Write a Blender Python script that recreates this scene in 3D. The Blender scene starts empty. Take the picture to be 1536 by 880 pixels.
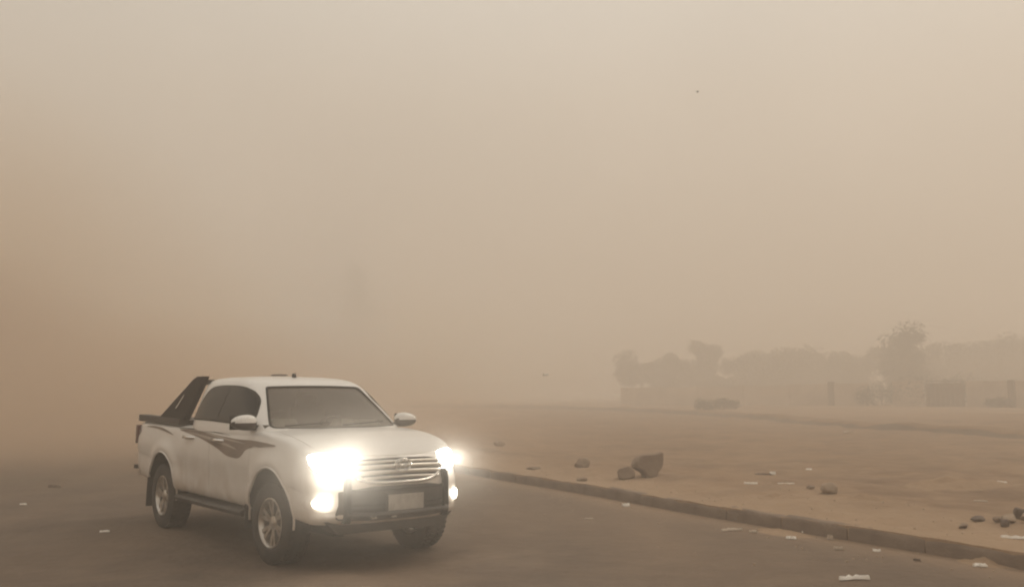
import bpy, bmesh, math, random
from mathutils import Vector, Matrix, noise
from mathutils.bvhtree import BVHTree
from mathutils.geometry import delaunay_2d_cdt

S = bpy.context.scene
COL = S.collection
R = math.radians
random.seed(7)

# ------------------------------------------------------------------ camera
cam_d = bpy.data.cameras.new('camera')
cam_d.sensor_width = 36.0
cam_d.lens = 1400.0 / 1536.0 * 36.0
cam_d.clip_start = 0.05
cam_d.clip_end = 3000.0
cam = bpy.data.objects.new('camera', cam_d)
cam.location = (0, 0, 1.62)
cam.rotation_euler = (R(90 + 6.105), 0, 0)
COL.objects.link(cam)
S.camera = cam

# ------------------------------------------------------------------ render settings, exposure
S.view_settings.view_transform = 'Standard'
S.view_settings.look = 'None'
S.view_settings.exposure = 0.0
S.view_settings.gamma = 1.0
S.cycles.volume_bounces = 3
S.cycles.max_bounces = 8
S.cycles.transparent_max_bounces = 12
S.cycles.filter_width = 2.1
S.cycles.use_denoising = True
S.cycles.sample_clamp_indirect = 8.0

# ------------------------------------------------------------------ sky: dust-laden daylight
SUN_ELEV, SUN_AZ = 48.0, 55.0          # azimuth clockwise from +Y (the viewing direction)
W = bpy.data.worlds.new('World')
S.world = W
W.use_nodes = True
nt = W.node_tree
nt.nodes.clear()
N, L = nt.nodes.new, nt.links.new
out = N('ShaderNodeOutputWorld')
bg = N('ShaderNodeBackground')
bg.inputs['Strength'].default_value = 0.1
sky = N('ShaderNodeTexSky')
sky.sky_type = 'NISHITA'
sky.sun_disc = False
sky.sun_elevation = R(SUN_ELEV)
sky.sun_rotation = R(SUN_AZ)
sky.air_density = 1.0
sky.dust_density = 9.0
sky.ozone_density = 0.5
tc = N('ShaderNodeTexCoord')
sep = N('ShaderNodeSeparateXYZ')
L(tc.outputs['Generated'], sep.inputs[0])
cr = N('ShaderNodeValToRGB')
els = cr.color_ramp.elements
els[0].position = 0.0;  els[0].color = (.66, .52, .40, 1)
els[1].position = 1.0;  els[1].color = (.86, .83, .76, 1)
for p, c in ((.12, (.70, .58, .46)), (.30, (.78, .68, .555)), (.48, (.85, .81, .72))):
    e = els.new(p); e.color = (*c, 1)
L(sep.outputs['Z'], cr.inputs[0])
nz = N('ShaderNodeTexNoise')
nz.inputs['Scale'].default_value = 1.6
nz.inputs['Detail'].default_value = 3.0
nz.inputs['Roughness'].default_value = .45
L(tc.outputs['Generated'], nz.inputs['Vector'])
mr = N('ShaderNodeMapRange')
mr.inputs['From Min'].default_value = .3; mr.inputs['From Max'].default_value = .7
mr.inputs['To Min'].default_value = 7.6; mr.inputs['To Max'].default_value = 10.0
L(nz.outputs['Fac'], mr.inputs['Value'])
sc_ = N('ShaderNodeVectorMath'); sc_.operation = 'SCALE'
L(cr.outputs['Color'], sc_.inputs[0]); L(mr.outputs['Result'], sc_.inputs['Scale'])
mx = N('ShaderNodeMix'); mx.data_type = 'RGBA'
mx.inputs[0].default_value = .90
L(sky.outputs[0], mx.inputs[6]); L(sc_.outputs[0], mx.inputs[7])
L(mx.outputs[2], bg.inputs['Color'])
L(bg.outputs[0], out.inputs['Surface'])

# ------------------------------------------------------------------ sun, veiled by the dust
sd = bpy.data.lights.new('sun', 'SUN')
sd.energy = .8
sd.angle = R(20)
sd.color = (1.0, .90, .76)
so = bpy.data.objects.new('sun', sd)
v = Vector((math.sin(R(SUN_AZ)) * math.cos(R(SUN_ELEV)), math.cos(R(SUN_AZ)) * math.cos(R(SUN_ELEV)), math.sin(R(SUN_ELEV))))
so.rotation_euler = v.to_track_quat('Z', 'Y').to_euler()
so.location = (0, 0, 12)
COL.objects.link(so)


# ================================================================== helpers
def tag(o, label=None, cat=None, group=None, kind=None):
    if label: o['label'] = label
    if cat: o['category'] = cat
    if group: o['group'] = group
    if kind: o['kind'] = kind
    return o


def empty(name, loc=(0, 0, 0), rz=0.0, parent=None):
    o = bpy.data.objects.new(name, None)
    o.empty_display_size = .3
    o.location = loc
    o.rotation_euler = (0, 0, rz)
    if parent: o.parent = parent
    COL.objects.link(o)
    return o


def mesh_obj(name, verts, faces, mat, parent=None, smooth=None, mats=None, fmi=None):
    me = bpy.data.meshes.new(name)
    me.from_pydata([tuple(v) for v in verts], [], faces)
    for m in (mats or [mat]): me.materials.append(m)
    if fmi: me.polygons.foreach_set('material_index', fmi)
    if smooth is not None:
        me.polygons.foreach_set('use_smooth', [True] * len(me.polygons))
        me.update()
        me.set_sharp_from_angle(angle=R(smooth))
    me.update()
    o = bpy.data.objects.new(name, me)
    if parent: o.parent = parent
    COL.objects.link(o)
    return o


def bm_obj(name, bm, mat, parent=None, smooth=None):
    me = bpy.data.meshes.new(name)
    bmesh.ops.recalc_face_normals(bm, faces=bm.faces)
    bm.to_mesh(me); bm.free()
    me.materials.append(mat)
    if smooth is not None:
        me.polygons.foreach_set('use_smooth', [True] * len(me.polygons))
        me.update()
        me.set_sharp_from_angle(angle=R(smooth))
    o = bpy.data.objects.new(name, me)
    if parent: o.parent = parent
    COL.objects.link(o)
    return o


class MB:
    """collects primitive shapes into one mesh"""
    def __init__(self): self.v, self.f = [], []

    def add(self, vs, fs):
        b = len(self.v)
        self.v += [Vector(p) for p in vs]
        self.f += [tuple(b + i for i in f) for f in fs]

    def box(self, c, s, rot=None, taper=1.0):
        vs = []
        for z in (-.5, .5):
            k = taper if z > 0 else 1.0
            for x, y in ((-.5, -.5), (.5, -.5), (.5, .5), (-.5, .5)):
                p = Vector((x * s[0] * k, y * s[1] * k, z * s[2]))
                if rot: p = rot @ p
                vs.append(p + Vector(c))
        self.add(vs, [(0, 3, 2, 1), (4, 5, 6, 7), (0, 1, 5, 4), (1, 2, 6, 5), (2, 3, 7, 6), (3, 0, 4, 7)])

    def tube(self, pts, rad, n=8, caps=True):
        pts = [Vector(p) for p in pts]
        if not hasattr(rad, '__len__'): rad = [rad] * len(pts)
        base = len(self.v)
        for i, p in enumerate(pts):
            d = (pts[min(i + 1, len(pts) - 1)] - pts[max(i - 1, 0)]).normalized()
            a = d.orthogonal().normalized() if abs(d.z) > .9 else d.cross(Vector((0, 0, 1))).normalized()
            b = d.cross(a)
            for k in range(n):
                t = 2 * math.pi * k / n
                self.v.append(p + (a * math.cos(t) + b * math.sin(t)) * rad[i])
        for i in range(len(pts) - 1):
            for k in range(n):
                k2 = (k + 1) % n
                self.f.append((base + i * n + k, base + i * n + k2, base + (i + 1) * n + k2, base + (i + 1) * n + k))
        if caps:
            self.f.append(tuple(base + k for k in range(n))[::-1])
            self.f.append(tuple(base + (len(pts) - 1) * n + k for k in range(n)))

    def lathe_y(self, prof, n=48, c=(0, 0, 0), closed=False):
        """profile (radius, y) turned about the y axis"""
        base = len(self.v)
        m = len(prof)
        for k in range(n):
            t = 2 * math.pi * k / n
            for r, y in prof:
                self.v.append(Vector((r * math.cos(t) + c[0], y + c[1], r * math.sin(t) + c[2])))
        for k in range(n):
            k2 = (k + 1) % n
            for j in range(m - 1 if not closed else m):
                j2 = (j + 1) % m
                self.f.append((base + k * m + j, base + k2 * m + j, base + k2 * m + j2, base + k * m + j2))

    def prism(self, poly, axis, a0, a1, fn=None):
        """2D polygon extruded along an axis; poly in the two other axes"""
        def P(p, a):
            q = {'x': (a, p[0], p[1]), 'y': (p[0], a, p[1]), 'z': (p[0], p[1], a)}[axis]
            return fn(Vector(q)) if fn else Vector(q)
        n = len(poly)
        self.add([P(p, a0) for p in poly] + [P(p, a1) for p in poly],
                 [tuple(range(n))[::-1], tuple(range(n, 2 * n))] + [(i, (i + 1) % n, n + (i + 1) % n, n + i) for i in range(n)])

    def build(self, name, mat, parent=None, smooth=None):
        bm = bmesh.new()
        vs = [bm.verts.new(p) for p in self.v]
        for f in self.f:
            try: bm.faces.new([vs[i] for i in f])
            except ValueError: pass
        return bm_obj(name, bm, mat, parent, smooth)


def lerp_tab(tab, x):
    if x <= tab[0][0]: return tab[0][1]
    for (a, va), (b, vb) in zip(tab, tab[1:]):
        if x <= b:
            t = (x - a) / (b - a)
            return va + (vb - va) * t
    return tab[-1][1]


def sm(a, b, x):
    t = min(1, max(0, (x - a) / (b - a)))
    return t * t * (3 - 2 * t)


def fbm(x, y, z=0.0, o=4):
    return noise.fractal(Vector((x, y, z)), 1.0, 2.0, o)


def chaikin(p, it=2, closed=False):
    for _ in range(it):
        q = [] if closed else [p[0]]
        n = len(p)
        for i in range(n if closed else n - 1):
            a, b = p[i], p[(i + 1) % n]
            q.append(tuple(.75 * s + .25 * t for s, t in zip(a, b)))
            q.append(tuple(.25 * s + .75 * t for s, t in zip(a, b)))
        if not closed: q.append(p[-1])
        p = q
    return p


def inside(p, poly):
    c = False
    n = len(poly)
    for i in range(n):
        (x1, y1), (x2, y2) = poly[i], poly[(i + 1) % n]
        if (y1 > p[1]) != (y2 > p[1]) and p[0] < (x2 - x1) * (p[1] - y1) / (y2 - y1) + x1: c = not c
    return c


def fill2d(poly, step):
    pts = []
    n = len(poly)
    for i in range(n):
        a, b = Vector(poly[i]), Vector(poly[(i + 1) % n])
        k = max(1, int((b - a).length / step))
        for j in range(k): pts.append(a.lerp(b, j / k))
    m = len(pts)
    edges = [(i, (i + 1) % m) for i in range(m)]
    xs = [p.x for p in pts]; ys = [p.y for p in pts]
    x = min(xs) + step * .5
    while x < max(xs):
        y = min(ys) + step * .5
        while y < max(ys):
            if inside((x, y), [tuple(p) for p in pts[:m]]):
                if min((p - Vector((x, y))).length for p in pts[:m]) > step * .4: pts.append(Vector((x, y)))
            y += step
        x += step
    r = delaunay_2d_cdt(pts, edges, [], 1, 1e-6)
    return [tuple(p) for p in r[0]], [tuple(f) for f in r[2]]


def project(bvh, poly, axis, side, off, step=.05, thick=.0):
    """a thin panel lying on the target surface, cut to a 2D outline"""
    vs, fs = fill2d(poly, step)
    out, last = [], None
    for a, b in vs:
        if axis == 'y': o, d = Vector((a, side * 3, b)), Vector((0, -side, 0))
        elif axis == 'x': o, d = Vector((side * 5, a, b)), Vector((-side, 0, 0))
        else: o, d = Vector((a, b, 4)), Vector((0, 0, -1))
        h = bvh.ray_cast(o, d)
        if h[0] is None:
            out.append(None)
        else:
            nn = h[1].normalized()
            if nn.dot(d) > 0: nn = -nn
            out.append(h[0] + (nn * .8 - d * .2) * off)
    for i, p in enumerate(out):
        if p is None:
            a, b = vs[i]
            best = min((q for q in range(len(out)) if out[q] is not None), key=lambda q: (vs[q][0] - a) ** 2 + (vs[q][1] - b) ** 2)
            q = out[best].copy()
            if axis == 'y': q.x, q.z = a, b
            elif axis == 'x': q.y, q.z = a, b
            else: q.x, q.y = a, b
            out[i] = q
    n = len(out)
    if thick:
        d = {'y': Vector((0, -side, 0)), 'x': Vector((-side, 0, 0)), 'z': Vector((0, 0, -1))}[axis]
        cnt = {}
        for f in fs:
            for i in range(len(f)):
                e = (f[i], f[(i + 1) % len(f)])
                cnt[e] = 1
        bnd = [e for e in cnt if (e[1], e[0]) not in cnt]
        out = out + [p + d * thick for p in out]
        fs = fs + [(a, b, b + n, a + n) for a, b in bnd] + [tuple(i + n for i in f)[::-1] for f in fs]
    return out, fs


def patch(name, bvh, poly, axis, side, off, mat, parent, step=.05, thick=.004, smooth=35):
    vs, fs = project(bvh, poly, axis, side, off, step, thick)
    bm = bmesh.new()
    bv = [bm.verts.new(p) for p in vs]
    for f in fs:
        try: bm.faces.new([bv[i] for i in f])
        except ValueError: pass
    return bm_obj(name, bm, mat, parent, smooth)


def boolean(o, cutters, op='DIFFERENCE'):
    for c in cutters:
        m = o.modifiers.new('b', 'BOOLEAN')
        m.object = c; m.operation = op; m.solver = 'EXACT'
    dg = bpy.context.evaluated_depsgraph_get()
    me = bpy.data.meshes.new_from_object(o.evaluated_get(dg))
    o.modifiers.clear()
    o.data = me
    for c in cutters: bpy.data.objects.remove(c)
    return o


# ================================================================== materials
def mat(name, col, rough=.6, col2=None, scale=6.0, metal=0.0, bump=0.0, bscale=40.0, coat=0.0, emit=None, estr=0.0,
        detail=5.0, dirt=None, dirt_z=None, alpha=None, spec=None, lo=.35, hi=.65):
    m = bpy.data.materials.new(name)
    m.use_nodes = True
    t = m.node_tree
    b = t.nodes['Principled BSDF']
    b.inputs['Base Color'].default_value = (*col, 1)
    b.inputs['Roughness'].default_value = rough
    b.inputs['Metallic'].default_value = metal
    if coat: b.inputs['Coat Weight'].default_value = coat; b.inputs['Coat Roughness'].default_value = .12
    if spec is not None: b.inputs['Specular IOR Level'].default_value = spec
    if emit:
        b.inputs['Emission Color'].default_value = (*emit, 1)
        b.inputs['Emission Strength'].default_value = estr
    co = t.nodes.new('ShaderNodeTexCoord')
    last = None
    if col2:
        n = t.nodes.new('ShaderNodeTexNoise')
        n.inputs['Scale'].default_value = scale
        n.inputs['Detail'].default_value = detail
        t.links.new(co.outputs['Object'], n.inputs['Vector'])
        mr = t.nodes.new('ShaderNodeMapRange')
        mr.inputs['From Min'].default_value = lo; mr.inputs['From Max'].default_value = hi
        t.links.new(n.outputs['Fac'], mr.inputs['Value'])
        x = t.nodes.new('ShaderNodeMix'); x.data_type = 'RGBA'
        x.inputs[6].default_value = (*col, 1); x.inputs[7].default_value = (*col2, 1)
        t.links.new(mr.outputs['Result'], x.inputs[0])
        last = x.outputs[2]
    if dirt:
        # road dust thrown up on the lower flanks, broken up by noise
        n = t.nodes.new('ShaderNodeTexNoise'); n.inputs['Scale'].default_value = 5.0; n.inputs['Detail'].default_value = 6.0
        t.links.new(co.outputs['Object'], n.inputs['Vector'])
        s = t.nodes.new('ShaderNodeSeparateXYZ'); t.links.new(co.outputs['Object'], s.inputs[0])
        mr = t.nodes.new('ShaderNodeMapRange')
        mr.inputs['From Min'].default_value = dirt_z[0]; mr.inputs['From Max'].default_value = dirt_z[1]
        mr.inputs['To Min'].default_value = 1.5; mr.inputs['To Max'].default_value = .12
        t.links.new(s.outputs['Z'], mr.inputs['Value'])
        mu = t.nodes.new('ShaderNodeMath'); mu.operation = 'MULTIPLY'; mu.use_clamp = True
        t.links.new(mr.outputs['Result'], mu.inputs[0]); t.links.new(n.outputs['Fac'], mu.inputs[1])
        x = t.nodes.new('ShaderNodeMix'); x.data_type = 'RGBA'
        t.links.new(mu.outputs[0], x.inputs[0])
        if last: t.links.new(last, x.inputs[6])
        else: x.inputs[6].default_value = (*col, 1)
        x.inputs[7].default_value = (*dirt, 1)
        last = x.outputs[2]
        r = t.nodes.new('ShaderNodeMapRange')
        r.inputs['To Min'].default_value = rough; r.inputs['To Max'].default_value = .8
        t.links.new(mu.outputs[0], r.inputs['Value']); t.links.new(r.outputs['Result'], b.inputs['Roughness'])
    if last: t.links.new(last, b.inputs['Base Color'])
    if bump:
        n = t.nodes.new('ShaderNodeTexNoise'); n.inputs['Scale'].default_value = bscale; n.inputs['Detail'].default_value = 8.0
        t.links.new(co.outputs['Object'], n.inputs['Vector'])
        bu = t.nodes.new('ShaderNodeBump'); bu.inputs['Strength'].default_value = bump; bu.inputs['Distance'].default_value = .02
        t.links.new(n.outputs['Fac'], bu.inputs['Height']); t.links.new(bu.outputs[0], b.inputs['Normal'])
    return m


DUST = (.42, .31, .21)
M = {}
M['paint'] = mat('white_car_paint', (.78, .76, .73), .32, coat=.6, dirt=(.44, .35, .27), dirt_z=(.35, 1.15))
M['black'] = mat('black_plastic', (.025, .022, .02), .6, col2=(.055, .046, .038), scale=5)
M['bar'] = mat('brown_black_bar', (.032, .024, .02), .6, col2=(.05, .038, .03), scale=4)
M['matbrown'] = mat('matte_brown_black', (.024, .017, .013), .95, spec=.1)
M['matte'] = mat('matte_black', (.010, .009, .008), .95, spec=.1)
M['inner'] = mat('dark_liner', (.02, .018, .016), .9)
M['rubber'] = mat('tyre_rubber', (.016, .014, .013), .85, col2=(.045, .036, .028), scale=9)
M['alloy'] = mat('alloy', (.62, .60, .57), .3, metal=.85, col2=(.42, .36, .30), scale=10)
M['chrome'] = mat('chrome', (.75, .73, .70), .14, metal=1.0)
M['satin'] = mat('satin_chrome', (.66, .62, .57), .3, metal=.9)
M['tint'] = mat('tinted_glass', (.008, .007, .006), .18, spec=.14)
M['decal'] = mat('brown_decal', (.20, .135, .10), .45, col2=(.12, .085, .065), scale=3)
M['decal2'] = mat('pale_decal', (.40, .34, .29), .45)
M['plate'] = mat('plate', (.42, .39, .35), .5, col2=(.30, .27, .24), scale=14)
M['lamp'] = mat('lit_lamp', (.9, .9, .88), .2, emit=(1.0, .97, .88), estr=22.0)
M['fog'] = mat('lit_fog_lamp', (.9, .9, .88), .2, emit=(1.0, .94, .80), estr=16.0)
M['tail'] = mat('tail_lamp', (.10, .02, .015), .25)
M['seat'] = mat('seat_cloth', (.30, .26, .22), .9)
M['dash'] = mat('dashboard_plastic', (.16, .14, .12), .7)
M['cloth'] = mat('pale_cloth', (.62, .58, .52), .9, col2=(.5, .45, .4), scale=12)
M['steel'] = mat('steel', (.45, .42, .38), .35, metal=.8)
M['kerb'] = mat('kerb_concrete', (.15, .105, .075), .9, col2=(.22, .16, .115), scale=3.5, bump=.5, bscale=30)
M['rock'] = mat('dark_rock', (.20, .142, .10), .9, col2=(.26, .19, .135), scale=4, bump=.6, bscale=18)
M['prock'] = mat('pale_rock', (.36, .27, .195), .9, col2=(.27, .20, .14), scale=5, bump=.6, bscale=18)
M['grit'] = mat('brown_grit', (.34, .25, .175), .9, col2=(.42, .32, .23), scale=20)
M['bank_shade'] = mat('shade_painted_soil', (.15, .105, .075), .95, col2=(.20, .145, .10), scale=2)  # bank face colour darkened to stand in for its shade
M['litter'] = mat('white_litter', (.88, .84, .78), .6, col2=(.78, .72, .64), scale=9)
M['litter2'] = mat('beige_litter', (.52, .43, .34), .8, col2=(.38, .30, .23), scale=9)
M['dlitter'] = mat('dark_litter', (.095, .065, .05), .8, col2=(.16, .115, .085), scale=9)
M['wall'] = mat('pale_plaster', (.60, .50, .40), .9, col2=(.42, .34, .26), scale=.6)
M['pillar'] = mat('brown_pillar', (.19, .145, .105), .9, col2=(.25, .19, .14), scale=1.2)
M['gate'] = mat('dark_gate', (.17, .125, .09), .8, col2=(.22, .165, .12), scale=2)
M['bark'] = mat('bark', (.09, .065, .045), .9, col2=(.14, .10, .07), scale=6)
M['leaf'] = mat('dusty_leaf', (.055, .060, .028), .8, col2=(.10, .085, .05), scale=1.2)
M['leaf2'] = mat('dry_leaf', (.11, .085, .05), .85, col2=(.07, .06, .035), scale=1.4)
M['bird'] = mat('dark_feather', (.02, .017, .015), .8)


def glass_mat():
    m = bpy.data.materials.new('dusty_windscreen_glass')
    m.use_nodes = True
    t = m.node_tree; t.nodes.clear()
    o = t.nodes.new('ShaderNodeOutputMaterial')
    tr = t.nodes.new('ShaderNodeBsdfTransparent'); tr.inputs[0].default_value = (.72, .74, .70, 1)
    gl = t.nodes.new('ShaderNodeBsdfGlossy'); gl.inputs['Roughness'].default_value = .05
    df = t.nodes.new('ShaderNodeBsdfDiffuse'); df.inputs[0].default_value = (.50, .43, .36, 1)
    fr = t.nodes.new('ShaderNodeFresnel'); fr.inputs[0].default_value = 1.5
    m1 = t.nodes.new('ShaderNodeMixShader'); m2 = t.nodes.new('ShaderNodeMixShader')
    n = t.nodes.new('ShaderNodeTexNoise'); n.inputs['Scale'].default_value = 1.4; n.inputs['Detail'].default_value = 2.0
    co = t.nodes.new('ShaderNodeTexCoord'); t.links.new(co.outputs['Object'], n.inputs['Vector'])
    mr = t.nodes.new('ShaderNodeMapRange'); mr.inputs['To Min'].default_value = .20; mr.inputs['To Max'].default_value = .36
    t.links.new(n.outputs['Fac'], mr.inputs['Value'])
    t.links.new(fr.outputs[0], m1.inputs[0]); t.links.new(tr.outputs[0], m1.inputs[1]); t.links.new(gl.outputs[0], m1.inputs[2])
    t.links.new(mr.outputs['Result'], m2.inputs[0]); t.links.new(m1.outputs[0], m2.inputs[1]); t.links.new(df.outputs[0], m2.inputs[2])
    t.links.new(m2.outputs[0], o.inputs['Surface'])
    return m


M['glass'] = glass_mat()


def ground_mat(name, a, b, c, road=False, tint=(.36, .26, .175)):
    m = bpy.data.materials.new(name)
    m.use_nodes = True
    t = m.node_tree
    bs = t.nodes['Principled BSDF']; bs.inputs['Roughness'].default_value = .95
    bs.inputs['Specular IOR Level'].default_value = .25
    co = t.nodes.new('ShaderNodeTexCoord')

    def nz(scale, det=6, stretch=None):
        n = t.nodes.new('ShaderNodeTexNoise'); n.inputs['Scale'].default_value = scale; n.inputs['Detail'].default_value = det
        if stretch:
            mp = t.nodes.new('ShaderNodeMapping'); mp.inputs['Rotation'].default_value = (0, 0, R(28)); mp.inputs['Scale'].default_value = stretch
            t.links.new(co.outputs['Object'], mp.inputs[0]); t.links.new(mp.outputs[0], n.inputs['Vector'])
        else: t.links.new(co.outputs['Object'], n.inputs['Vector'])
        return n.outputs['Fac']

    def rng(s, f0, f1, t0=0., t1=1.):
        r = t.nodes.new('ShaderNodeMapRange'); r.inputs['From Min'].default_value = f0; r.inputs['From Max'].default_value = f1
        r.inputs['To Min'].default_value = t0; r.inputs['To Max'].default_value = t1
        t.links.new(s, r.inputs['Value']); return r.outputs['Result']

    def mix(f, p, q):
        x = t.nodes.new('ShaderNodeMix'); x.data_type = 'RGBA'
        if isinstance(f, float): x.inputs[0].default_value = f
        else: t.links.new(f, x.inputs[0])
        for k, s in ((6, p), (7, q)):
            if isinstance(s, tuple): x.inputs[k].default_value = (*s, 1)
            else: t.links.new(s, x.inputs[k])
        return x.outputs[2]

    base = mix(rng(nz(.22, 5), .38, .62), a, b)
    base = mix(rng(nz(2.2, 8), .42, .66, 0., .75), base, c)
    base = mix(rng(nz(.9, 7), .50, .68, 0., .6), base, tuple(x * .72 for x in b))
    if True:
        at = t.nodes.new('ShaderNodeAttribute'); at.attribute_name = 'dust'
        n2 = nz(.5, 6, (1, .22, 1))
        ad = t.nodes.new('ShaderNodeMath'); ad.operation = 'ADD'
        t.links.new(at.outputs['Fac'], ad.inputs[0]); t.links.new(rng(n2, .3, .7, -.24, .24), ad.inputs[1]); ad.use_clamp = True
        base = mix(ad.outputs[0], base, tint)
    base = mix(rng(nz(60, 4), .3, .7, 0., .22), base, tuple(x * .55 for x in a))
    t.links.new(base, bs.inputs['Base Color'])
    bu = t.nodes.new('ShaderNodeBump'); bu.inputs['Strength'].default_value = .6; bu.inputs['Distance'].default_value = .06
    t.links.new(nz(7, 12), bu.inputs['Height']); t.links.new(bu.outputs[0], bs.inputs['Normal'])
    return m


M['sand'] = ground_mat('windblown_sand', (.29, .186, .112), (.235, .150, .091), (.34, .225, .14), tint=(.41, .285, .185))
M['road'] = ground_mat('dusty_asphalt', (.105, .078, .059), (.140, .102, .076), (.17, .125, .09), road=True, tint=(.30, .205, .135))


# ================================================================== terrain
# the kerb runs straight from the right foreground to the far left
def kx(y):                       # x of the road-side foot of the kerb at depth y
    return -1.07 + .543 * (19.41 - y) + .05 * math.sin(y * .9) * sm(30, 12, y)


BANK = [(30, 4), (21, 22), (16.9, 30.7), (14.6, 37.4), (14.2, 46.8), (13.4, 58.8), (8, 84), (-4.8, 98), (-60, 130), (-160, 200)]


def bank_side(x, y):
    """signed distance beyond the foot of the low bank"""
    best, sgn = 1e9, 1
    for (x1, y1), (x2, y2) in zip(BANK, BANK[1:]):
        dx, dy = x2 - x1, y2 - y1
        t = max(0, min(1, ((x - x1) * dx + (y - y1) * dy) / (dx * dx + dy * dy)))
        px, py = x - x1 - t * dx, y - y1 - t * dy
        d = math.hypot(px, py)
        if d < best: best, sgn = d, (1 if dx * py - dy * px < 0 else -1)
    return best * sgn


def ground_z(x, y):
    d = x - kx(y)
    if d < .029: return -.05
    far = sm(0, .8, d)
    z = .154 + .022 * fbm(x * 1.1, y * 1.1, 3)
    z += far * (.05 * fbm(x * .35, y * .35, 1) + .032 * fbm(x * 2.2, y * 2.2, 5))
    z += .05 * sm(.5, 1.6, d) * sm(3.6, 1.8, d)
    r = math.hypot(x, y)
    bs = bank_side(x, y)
    z += .12 * sm(-.1, .5, bs) + .30 * sm(.5, 12, bs) * (1 + .12 * fbm(x * .2, y * .2, 9))
    z += .05 * fbm(x * .08, y * .08, 2) * sm(8, 60, r)
    return z


def gz(x, y): return max(0.0, ground_z(x, y)) if x - kx(y) > .1 else 0.0


def grid_sheet(name, ys, ds, zf, m, attr=None):
    vs, fs, av = [], [], []
    nd = len(ds)
    for y in ys:
        for d in ds:
            x = kx(y) + d
            vs.append((x, y, zf(x, y, d)))
            if attr: av.append(attr(x, y, d))
    for i in range(len(ys) - 1):
        for j in range(nd - 1):
            a = i * nd + j
            fs.append((a, a + 1, a + nd + 1, a + nd))
    o = mesh_obj(name, vs, fs, m, smooth=60)
    if attr:
        at = o.data.attributes.new('dust', 'FLOAT', 'POINT')
        at.data.foreach_set('value', av)
    return o


ys = []
y = -26.0
while y < 420:
    ys.append(y)
    y += .10 if 7 < y < 20 else (.22 if 4 < y < 34 else (.6 if 0 < y < 80 else (1.5 if y < 110 else 9)))
ds = [-420, -250, -150, -90, -50, -30, -24, -15, -8, -3, -.5, .028, .03, .06, .10]
d = .14
while d < 620:
    ds.append(d)
    d += .07 if d < 2 else (.13 if d < 8 else (.3 if d < 24 else (1.2 if d < 60 else (4 if d < 110 else 25))))


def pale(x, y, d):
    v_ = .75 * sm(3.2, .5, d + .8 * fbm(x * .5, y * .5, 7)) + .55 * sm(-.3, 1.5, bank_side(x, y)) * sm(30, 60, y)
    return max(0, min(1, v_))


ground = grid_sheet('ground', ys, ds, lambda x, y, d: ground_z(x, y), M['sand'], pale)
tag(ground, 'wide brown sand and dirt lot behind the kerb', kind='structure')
rys = [-26 + i * .8 for i in range(32)] + [i * .3 for i in range(2, 150)] + [45 + i * 3 for i in range(0, 92)]
rds = [-34 + i * .6 for i in range(0, 45)] + [-7 + i * .25 for i in range(0, 28)] + [0.0, .09]


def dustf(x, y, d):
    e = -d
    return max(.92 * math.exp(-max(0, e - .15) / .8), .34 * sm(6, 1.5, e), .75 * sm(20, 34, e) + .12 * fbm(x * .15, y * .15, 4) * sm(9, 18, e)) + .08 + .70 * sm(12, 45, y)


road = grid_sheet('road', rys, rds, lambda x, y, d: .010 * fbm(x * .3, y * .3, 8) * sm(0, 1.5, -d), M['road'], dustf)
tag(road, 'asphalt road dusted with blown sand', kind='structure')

# ------------------------------------------------------------------ low cut edge of the bank across the lot, near face painted dark as shade
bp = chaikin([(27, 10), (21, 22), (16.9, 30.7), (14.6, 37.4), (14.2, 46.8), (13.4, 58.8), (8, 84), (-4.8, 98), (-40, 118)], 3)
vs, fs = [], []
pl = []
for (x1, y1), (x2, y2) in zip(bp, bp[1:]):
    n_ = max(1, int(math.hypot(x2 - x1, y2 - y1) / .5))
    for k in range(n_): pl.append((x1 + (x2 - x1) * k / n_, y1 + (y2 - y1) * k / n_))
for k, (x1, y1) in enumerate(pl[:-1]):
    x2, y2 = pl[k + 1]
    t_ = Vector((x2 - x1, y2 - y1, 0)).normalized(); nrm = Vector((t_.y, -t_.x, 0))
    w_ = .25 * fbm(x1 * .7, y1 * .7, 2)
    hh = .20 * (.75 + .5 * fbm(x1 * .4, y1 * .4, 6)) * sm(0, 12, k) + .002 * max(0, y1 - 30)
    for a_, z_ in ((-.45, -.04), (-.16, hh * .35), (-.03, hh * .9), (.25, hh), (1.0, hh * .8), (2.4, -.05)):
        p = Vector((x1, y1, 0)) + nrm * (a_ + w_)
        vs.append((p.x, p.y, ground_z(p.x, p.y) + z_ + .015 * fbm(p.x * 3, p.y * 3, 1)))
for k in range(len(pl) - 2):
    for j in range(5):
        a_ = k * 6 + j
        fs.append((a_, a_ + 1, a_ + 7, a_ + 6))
eb = mesh_obj('earth_bank', vs, fs, M['bank_shade'], smooth=60, mats=[M['bank_shade'], M['sand']], fmi=[0 if i % 5 < 2 else 1 for i in range(len(fs))])
tag(eb, 'low cut edge of earth running across the lot, near face painted dark for shade', kind='structure')

# ------------------------------------------------------------------ kerb, stone by stone
kerb = empty('kerb', (0, 0, 0))
tag(kerb, 'line of low sand-blown concrete kerb stones along the road edge', kind='structure')
kdir = Vector((-.543, 1, 0)).normalized()


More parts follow.
